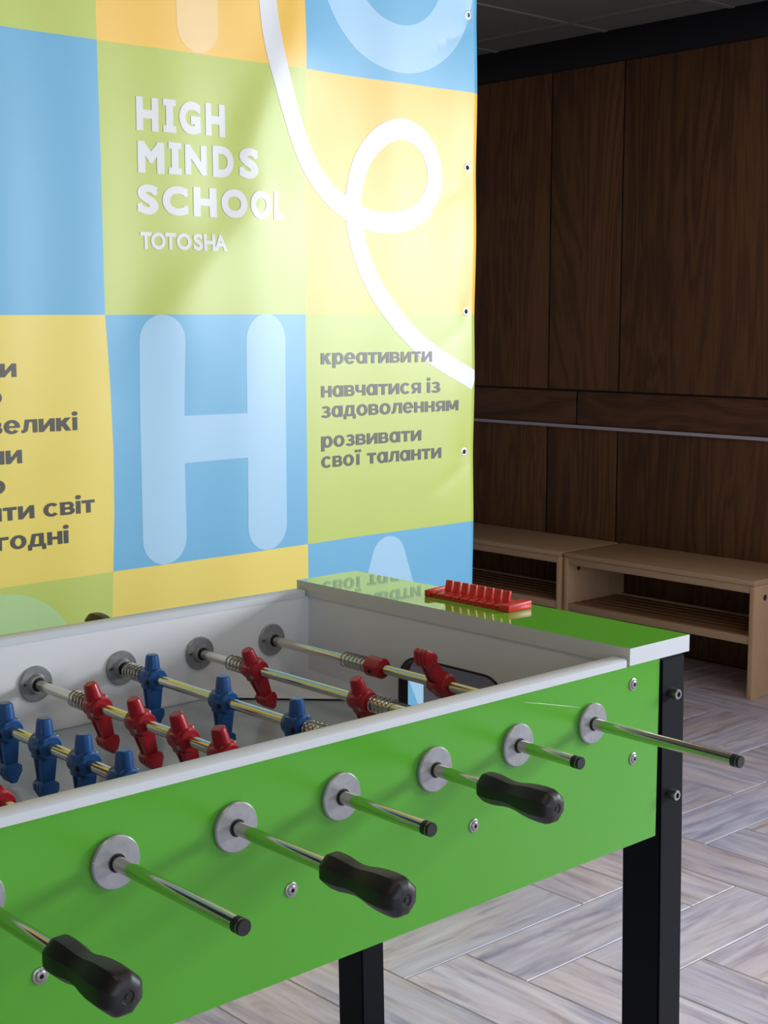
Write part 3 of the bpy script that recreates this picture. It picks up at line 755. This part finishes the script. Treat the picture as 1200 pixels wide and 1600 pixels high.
# scratches on the front board
def scratch(pts, w):
    b = MB(); V = []
    for i, (x, z) in enumerate(pts):
        ww = w*(0.3 if i in (0, len(pts)-1) else 1)
        V.append((b.bm.verts.new((x, -0.0003, z-ww/2)), b.bm.verts.new((x, -0.0003, z+ww/2))))
    for A, B in zip(V, V[1:]): b.face((A[0], B[0], B[1], A[1]), 'scratch')
    o = b.build('scratch', table); o['label'] = 'pale scratch'; return o
scratch([(-0.135, 0.853), (-0.10, 0.845), (-0.06, 0.835), (-0.022, 0.8255)], 0.0008)
# bearing plates
def plate(x, y, s, inner):
    b = MB(); p = (x, y, RZ)
    if inner:
        b.lathe([(0, 0.0275), (s*0.003, 0.0275), (s*0.0045, 0.0262), (s*0.0045, 0.016), (s*0.007, 0.0145), (s*0.011, 0.0135), (s*0.011, 0.0105), (s*0.002, 0.0100)], 'steel', 40, 'Y', p, caps=False)
    else:
        b.lathe([(0, 0.0282), (s*0.005, 0.0282), (s*0.0066, 0.0268), (s*0.0066, 0.0098), (s*0.001, 0.0097)], 'steel', 40, 'Y', p, caps=False)
    o = b.build('bearing_plate', table)
    b = MB(); k = 0.0075 if not inner else 0.0125
    b.lathe([(s*0.0005, 0.0100), (s*k, 0.0098), (s*k, 0.0081), (s*0.0005, 0.0080)], 'rubber', 28, 'Y', p, caps=False); b.build('bushing', o)
    if inner:
        for a in (PI*0.97, -PI*0.03):
            q_ = (x+0.0205*math.cos(a), y, RZ+0.0205*math.sin(a))
            b = MB(); b.lathe([(s*0.0044, 0.0036), (s*0.0056, 0.0036), (s*0.0062, 0.003), (s*0.0062, 0.0017), (s*0.0052, 0.0016)], 'bolt', 18, 'Y', q_, caps=False)
            b.lathe([(s*0.0050, 0.0018), (s*0.0053, 0.0018)], 'hole', 6, 'Y', q_); b.build('screw', o)
for x in RX:
    plate(x, 0.0, -1, False); plate(x, W+0.024, 1, False)
    plate(x, 0.024, 1, True); plate(x, W, -1, True)

# rods and what they carry
def figure_mesh(m):
    b = MB()
    b.lathe([(-0.0178, 0.0092), (-0.0178, 0.0140), (-0.0165, 0.0155), (-0.0110, 0.0158), (-0.0095, 0.0170), (0.0095, 0.0170), (0.0110, 0.0158), (0.0165, 0.0155), (0.0178, 0.0140), (0.0178, 0.0092)], m, 36, 'Y')
    # head: faceted tapered peg
    hp = [(0.008, 0.0125), (0.030, 0.0103), (0.0355, 0.0094), (0.0368, 0.0078)]
    b.lathe(hp, m, 12, 'Z', smooth=False, mod=lambda a, t: 1.0)
    # chest block joining head and barrel
    b.box((-0.0165, -0.0088, -0.015), (0.0165, 0.0088, 0.0135), m, bev=0.003)
    # tapering leg with raised side ribs
    def legp(hx0, hx1, hy0, hy1, z0, z1):
        V = [b.bm.verts.new((sx*hx, sy*hy, z)) for z, hx, hy in ((z0, hx0, hy0), (z1, hx1, hy1)) for sx, sy in ((-1, -1), (1, -1), (1, 1), (-1, 1))]
        fs = [b.face([V[i] for i in f], m) for f in ((0, 3, 2, 1), (4, 5, 6, 7), (0, 1, 5, 4), (1, 2, 6, 5), (2, 3, 7, 6), (3, 0, 4, 7))]
        bmesh.ops.bevel(b.bm, geom=list({e for f in fs for e in f.edges}), offset=0.0012, segments=2, affect='EDGES')
    legp(0.0072, 0.0098, 0.0085, 0.0108, -0.050, -0.012)
    for sy in (-1, 1):
        V = []
        for z, hx, y0, y1 in ((-0.049, 0.0088, 0.0048, 0.0082), (-0.013, 0.0120, 0.0060, 0.0105)):
            for x_, y_ in ((-hx, y0*sy), (hx, y0*sy), (hx, y1*sy), (-hx, y1*sy)): V.append(b.bm.verts.new((x_, y_, z)))
        fs = [b.face([V[i] for i in f], m) for f in ((0, 3, 2, 1), (4, 5, 6, 7), (0, 1, 5, 4), (1, 2, 6, 5), (2, 3, 7, 6), (3, 0, 4, 7))]
        bmesh.ops.bevel(b.bm, geom=list({e for f in fs for e in f.edges}), offset=0.0008, segments=1, affect='EDGES')
    # foot: shield-shaped block pointing down, ribbed on its kicking faces
    sh = [(-0.0072, -0.0455), (0.0072, -0.0455), (0.0122, -0.0495), (0.0122, -0.0575), (0.0030, -0.0722), (-0.0030, -0.0722), (-0.0122, -0.0575), (-0.0122, -0.0495)]
    b.prism(sh, -0.0135, 0.0135, m, 'Y', bev=0.0012)
    for y_ in (-0.0085, 0, 0.0085):
        b.prism([(-0.0130, -0.0500), (0.0130, -0.0500), (0.0130, -0.0580), (0.0040, -0.0724), (-0.0040, -0.0724), (-0.0130, -0.0580)], y_-0.0024, y_+0.0024, m, 'Y', bev=0.0006)
    # fixing screw through the barrel
    for sx in (-1, 1):
        b.lathe([(sx*0.0150, 0.0036), (sx*0.0172, 0.0036), (sx*0.0174, 0.0028)], 'hole' if m == 'blue' else 'bolt', 14, 'X', (0, -0.0105 if sx < 0 else 0.0, -0.003))
    return b
fig = {}
def figure(color, rod, x, y, ang):
    """ang: turn about the rod, degrees; positive lifts the foot towards +X"""
    if color not in fig:
        o = figure_mesh(color).build('player_figure', rod); fig[color] = o
        o.location = (0, y, 0); o.rotation_euler = (0, -math.radians(ang), 0); o['label'] = color+' plastic player figure'
    else: o = copy_part(fig[color], rod, (0, y, 0), (0, -math.radians(ang), 0))
    return o
def spring(rod, y0, y1, turns=5):
    b = MB(); n = int(turns*18); pts = []
    for i in range(n+1):
        a = 2*PI*turns*i/n; pts.append((0.0118*math.cos(a), y0+(y1-y0)*i/n, 0.0118*math.sin(a)))
    return b.tube(pts, 0.0015, 'spring', 6).build('spring', rod)
def octa(a, t): 
    k = (a % (PI/4))-PI/8
    return 0.35+0.65*(math.cos(PI/8)/math.cos(k))/math.cos(PI/8)*0.985 if abs(k) < PI/8 else 1
def handle(rod, y0, y1):
    """moulded grip from y0 (rod side) to y1 (free end)"""
    d = y1-y0; b = MB()
    P_ = [(0.0, 0.0095), (0.0, 0.0150), (0.02, 0.0170), (0.07, 0.0180), (0.17, 0.0180), (0.24, 0.0172), (0.32, 0.0158), (0.40, 0.0152), (0.48, 0.0160), (0.58, 0.0182), (0.68, 0.0196), (0.80, 0.0202), (0.90, 0.0198), (0.955, 0.0178), (0.985, 0.0140), (0.998, 0.0090), (1.0, 0.0062), (0.992, 0.0055), (0.992, 0.0026), (1.0, 0.0022)]
    b.lathe([(y0+d*t, r) for t, r in P_], 'black_plastic', 48, 'Y', mod=lambda a, t: (math.cos(PI/8)/math.cos(((a+PI/8) % (PI/4))-PI/8))*0.85+0.165)
    return b.build('handle', rod)
def rod_cap(rod, y, s):
    b = MB(); b.lathe([(y-s*0.012, 0.0074), (y-s*0.012, 0.0080), (y-s*0.005, 0.0080), (y-s*0.0045, 0.0076), (y-s*0.003, 0.0076), (y-s*0.0026, 0.0079), (y-s*0.001, 0.0079), (y, 0.0074)], 'rubber', 28, 'Y'); return b.build('rod_cap', rod)
def stop_ring(color, rod, y):
    b = MB(); b.lathe([(y-0.0165, 0.0085), (y-0.0165, 0.0145), (y-0.0145, 0.0163), (y+0.0145, 0.0163), (y+0.0165, 0.0145), (y+0.0165, 0.0085)], color, 32, 'Y')
    b.lathe([(-0.0170, 0.003), (-0.0150, 0.003)], 'hole', 12, 'X', (0, y, -0.004)); return b.build('stop_ring', rod)
# (front tip, grip on the front side, colour, [(y, angle)], extras)
rods = [
 (-0.239, False, 'red', [(0.288, -143)], [('ring', 0.433), ('spring', 0.456, 0.512)]),
 (-0.109, False, 'red', [(0.553, 24), (0.298, 20)], [('spring', 0.574, 0.618), ('spring', 0.234, 0.277)]),
 (-0.199, True, 'blue', [(0.613, 0), (0.430, 0), (0.262, 0)], [('spring', 0.634, 0.684), ('spring', 0.196, 0.241)]),
 (-0.153, False, 'red', [(0.526, 17), (0.415, 17), (0.313, 17), (0.222, 15), (0.125, 16)], [('spring', 0.547, 0.590), ('spring', 0.06, 0.104)]),
 (-0.272, True, 'blue', [(0.507, 2), (0.406, 0), (0.309, 0), (0.217, 0), (0.115, 0)], [('spring', 0.528, 0.57), ('spring', 0.05, 0.094)]),
 (-0.219, False, 'red', [(0.420, 12), (0.247, 40), (0.08, 12)], [('spring', 0.442, 0.486)]),
 (-0.263, True, 'blue', [(0.455, 0), (0.205, 0)], [('spring', 0.476, 0.52)]),
 (-0.150, True, 'blue', [(0.30, -6)], [('ring', 0.45)]),
]
LEN = 1.15
for x, (tip, grip, color, figs, ext) in zip(RX, rods):
    far = tip+LEN
    y0 = tip+(0.1115 if grip else 0.004); y1 = far-(0.004 if grip else 0.1115)
    b = MB(); b.lathe([(y0-(0.09 if grip else 0)+0.0, 0.0077), (y1+(0 if grip else 0.09), 0.0077)], 'chrome', 36, 'Y')
    r = b.build('rod', table); r.location = (x, 0, RZ)
    if grip: handle(r, tip+0.1115, tip); rod_cap(r, far, 1)
    else: handle(r, far-0.1115, far); rod_cap(r, tip, -1)
    for y, a in figs: figure(color, r, x, y, a)
    for e in ext:
        if e[0] == 'ring': stop_ring(color, r, e[1])
        else: spring(r, e[1], e[2], 5 if e[2]-e[1] < 0.048 else 6)
# goal counter on the glossy end shelf
cx0, cx1, cy0, cy1, cz = 0.138, 0.192, 0.279, 0.468, 0.891
b = MB(); b.box((cx0+0.004, cy0+0.004, cz), (cx1-0.002, cy1-0.004, cz+0.004), 'red2', bev=0.001)
base = b.build('score_counter', table)
for a, c in ((cy0, cy0+0.022), (cy1-0.010, cy1)):
    b = MB(); b.prism([(cx0, cz), (cx1, cz), (cx1, cz+0.013), (cx0, cz+0.011)], a, c, 'red2', 'Y', bev=0.0015); b.build('end_block', base)
nt = 9; wy = 0.0183
for k in range(nt):
    a = cy0+0.022+k*wy+0.0010; c = min(a+wy-0.0042, cy1-0.011)
    b = MB()
    b.prism([(cx0+0.003, cz+0.0045), (cx1-0.008, cz+0.0045), (cx1-0.008, cz+0.011), (cx0+0.012, cz+0.0085), (cx0+0.003, cz+0.0075)], a, c, 'red2', 'Y', bev=0.0007)
    if k < nt-1:
        b.prism([(cx1-0.031, cz+0.007), (cx1-0.026, cz+0.007), (cx1-0.022, cz+0.0275), (cx1-0.027, cz+0.0275)], a, c, 'red2', 'Y', bev=0.0008)
    b.build('counter_tab', base)
# the rail under the ceiling that the banner hangs from
b = MB(); b.box((-1.012, YB-0.012, 2.432), (XR, YB+0.012, HC), 'band', bev=0.002); place(b.build('hanging_rail'))
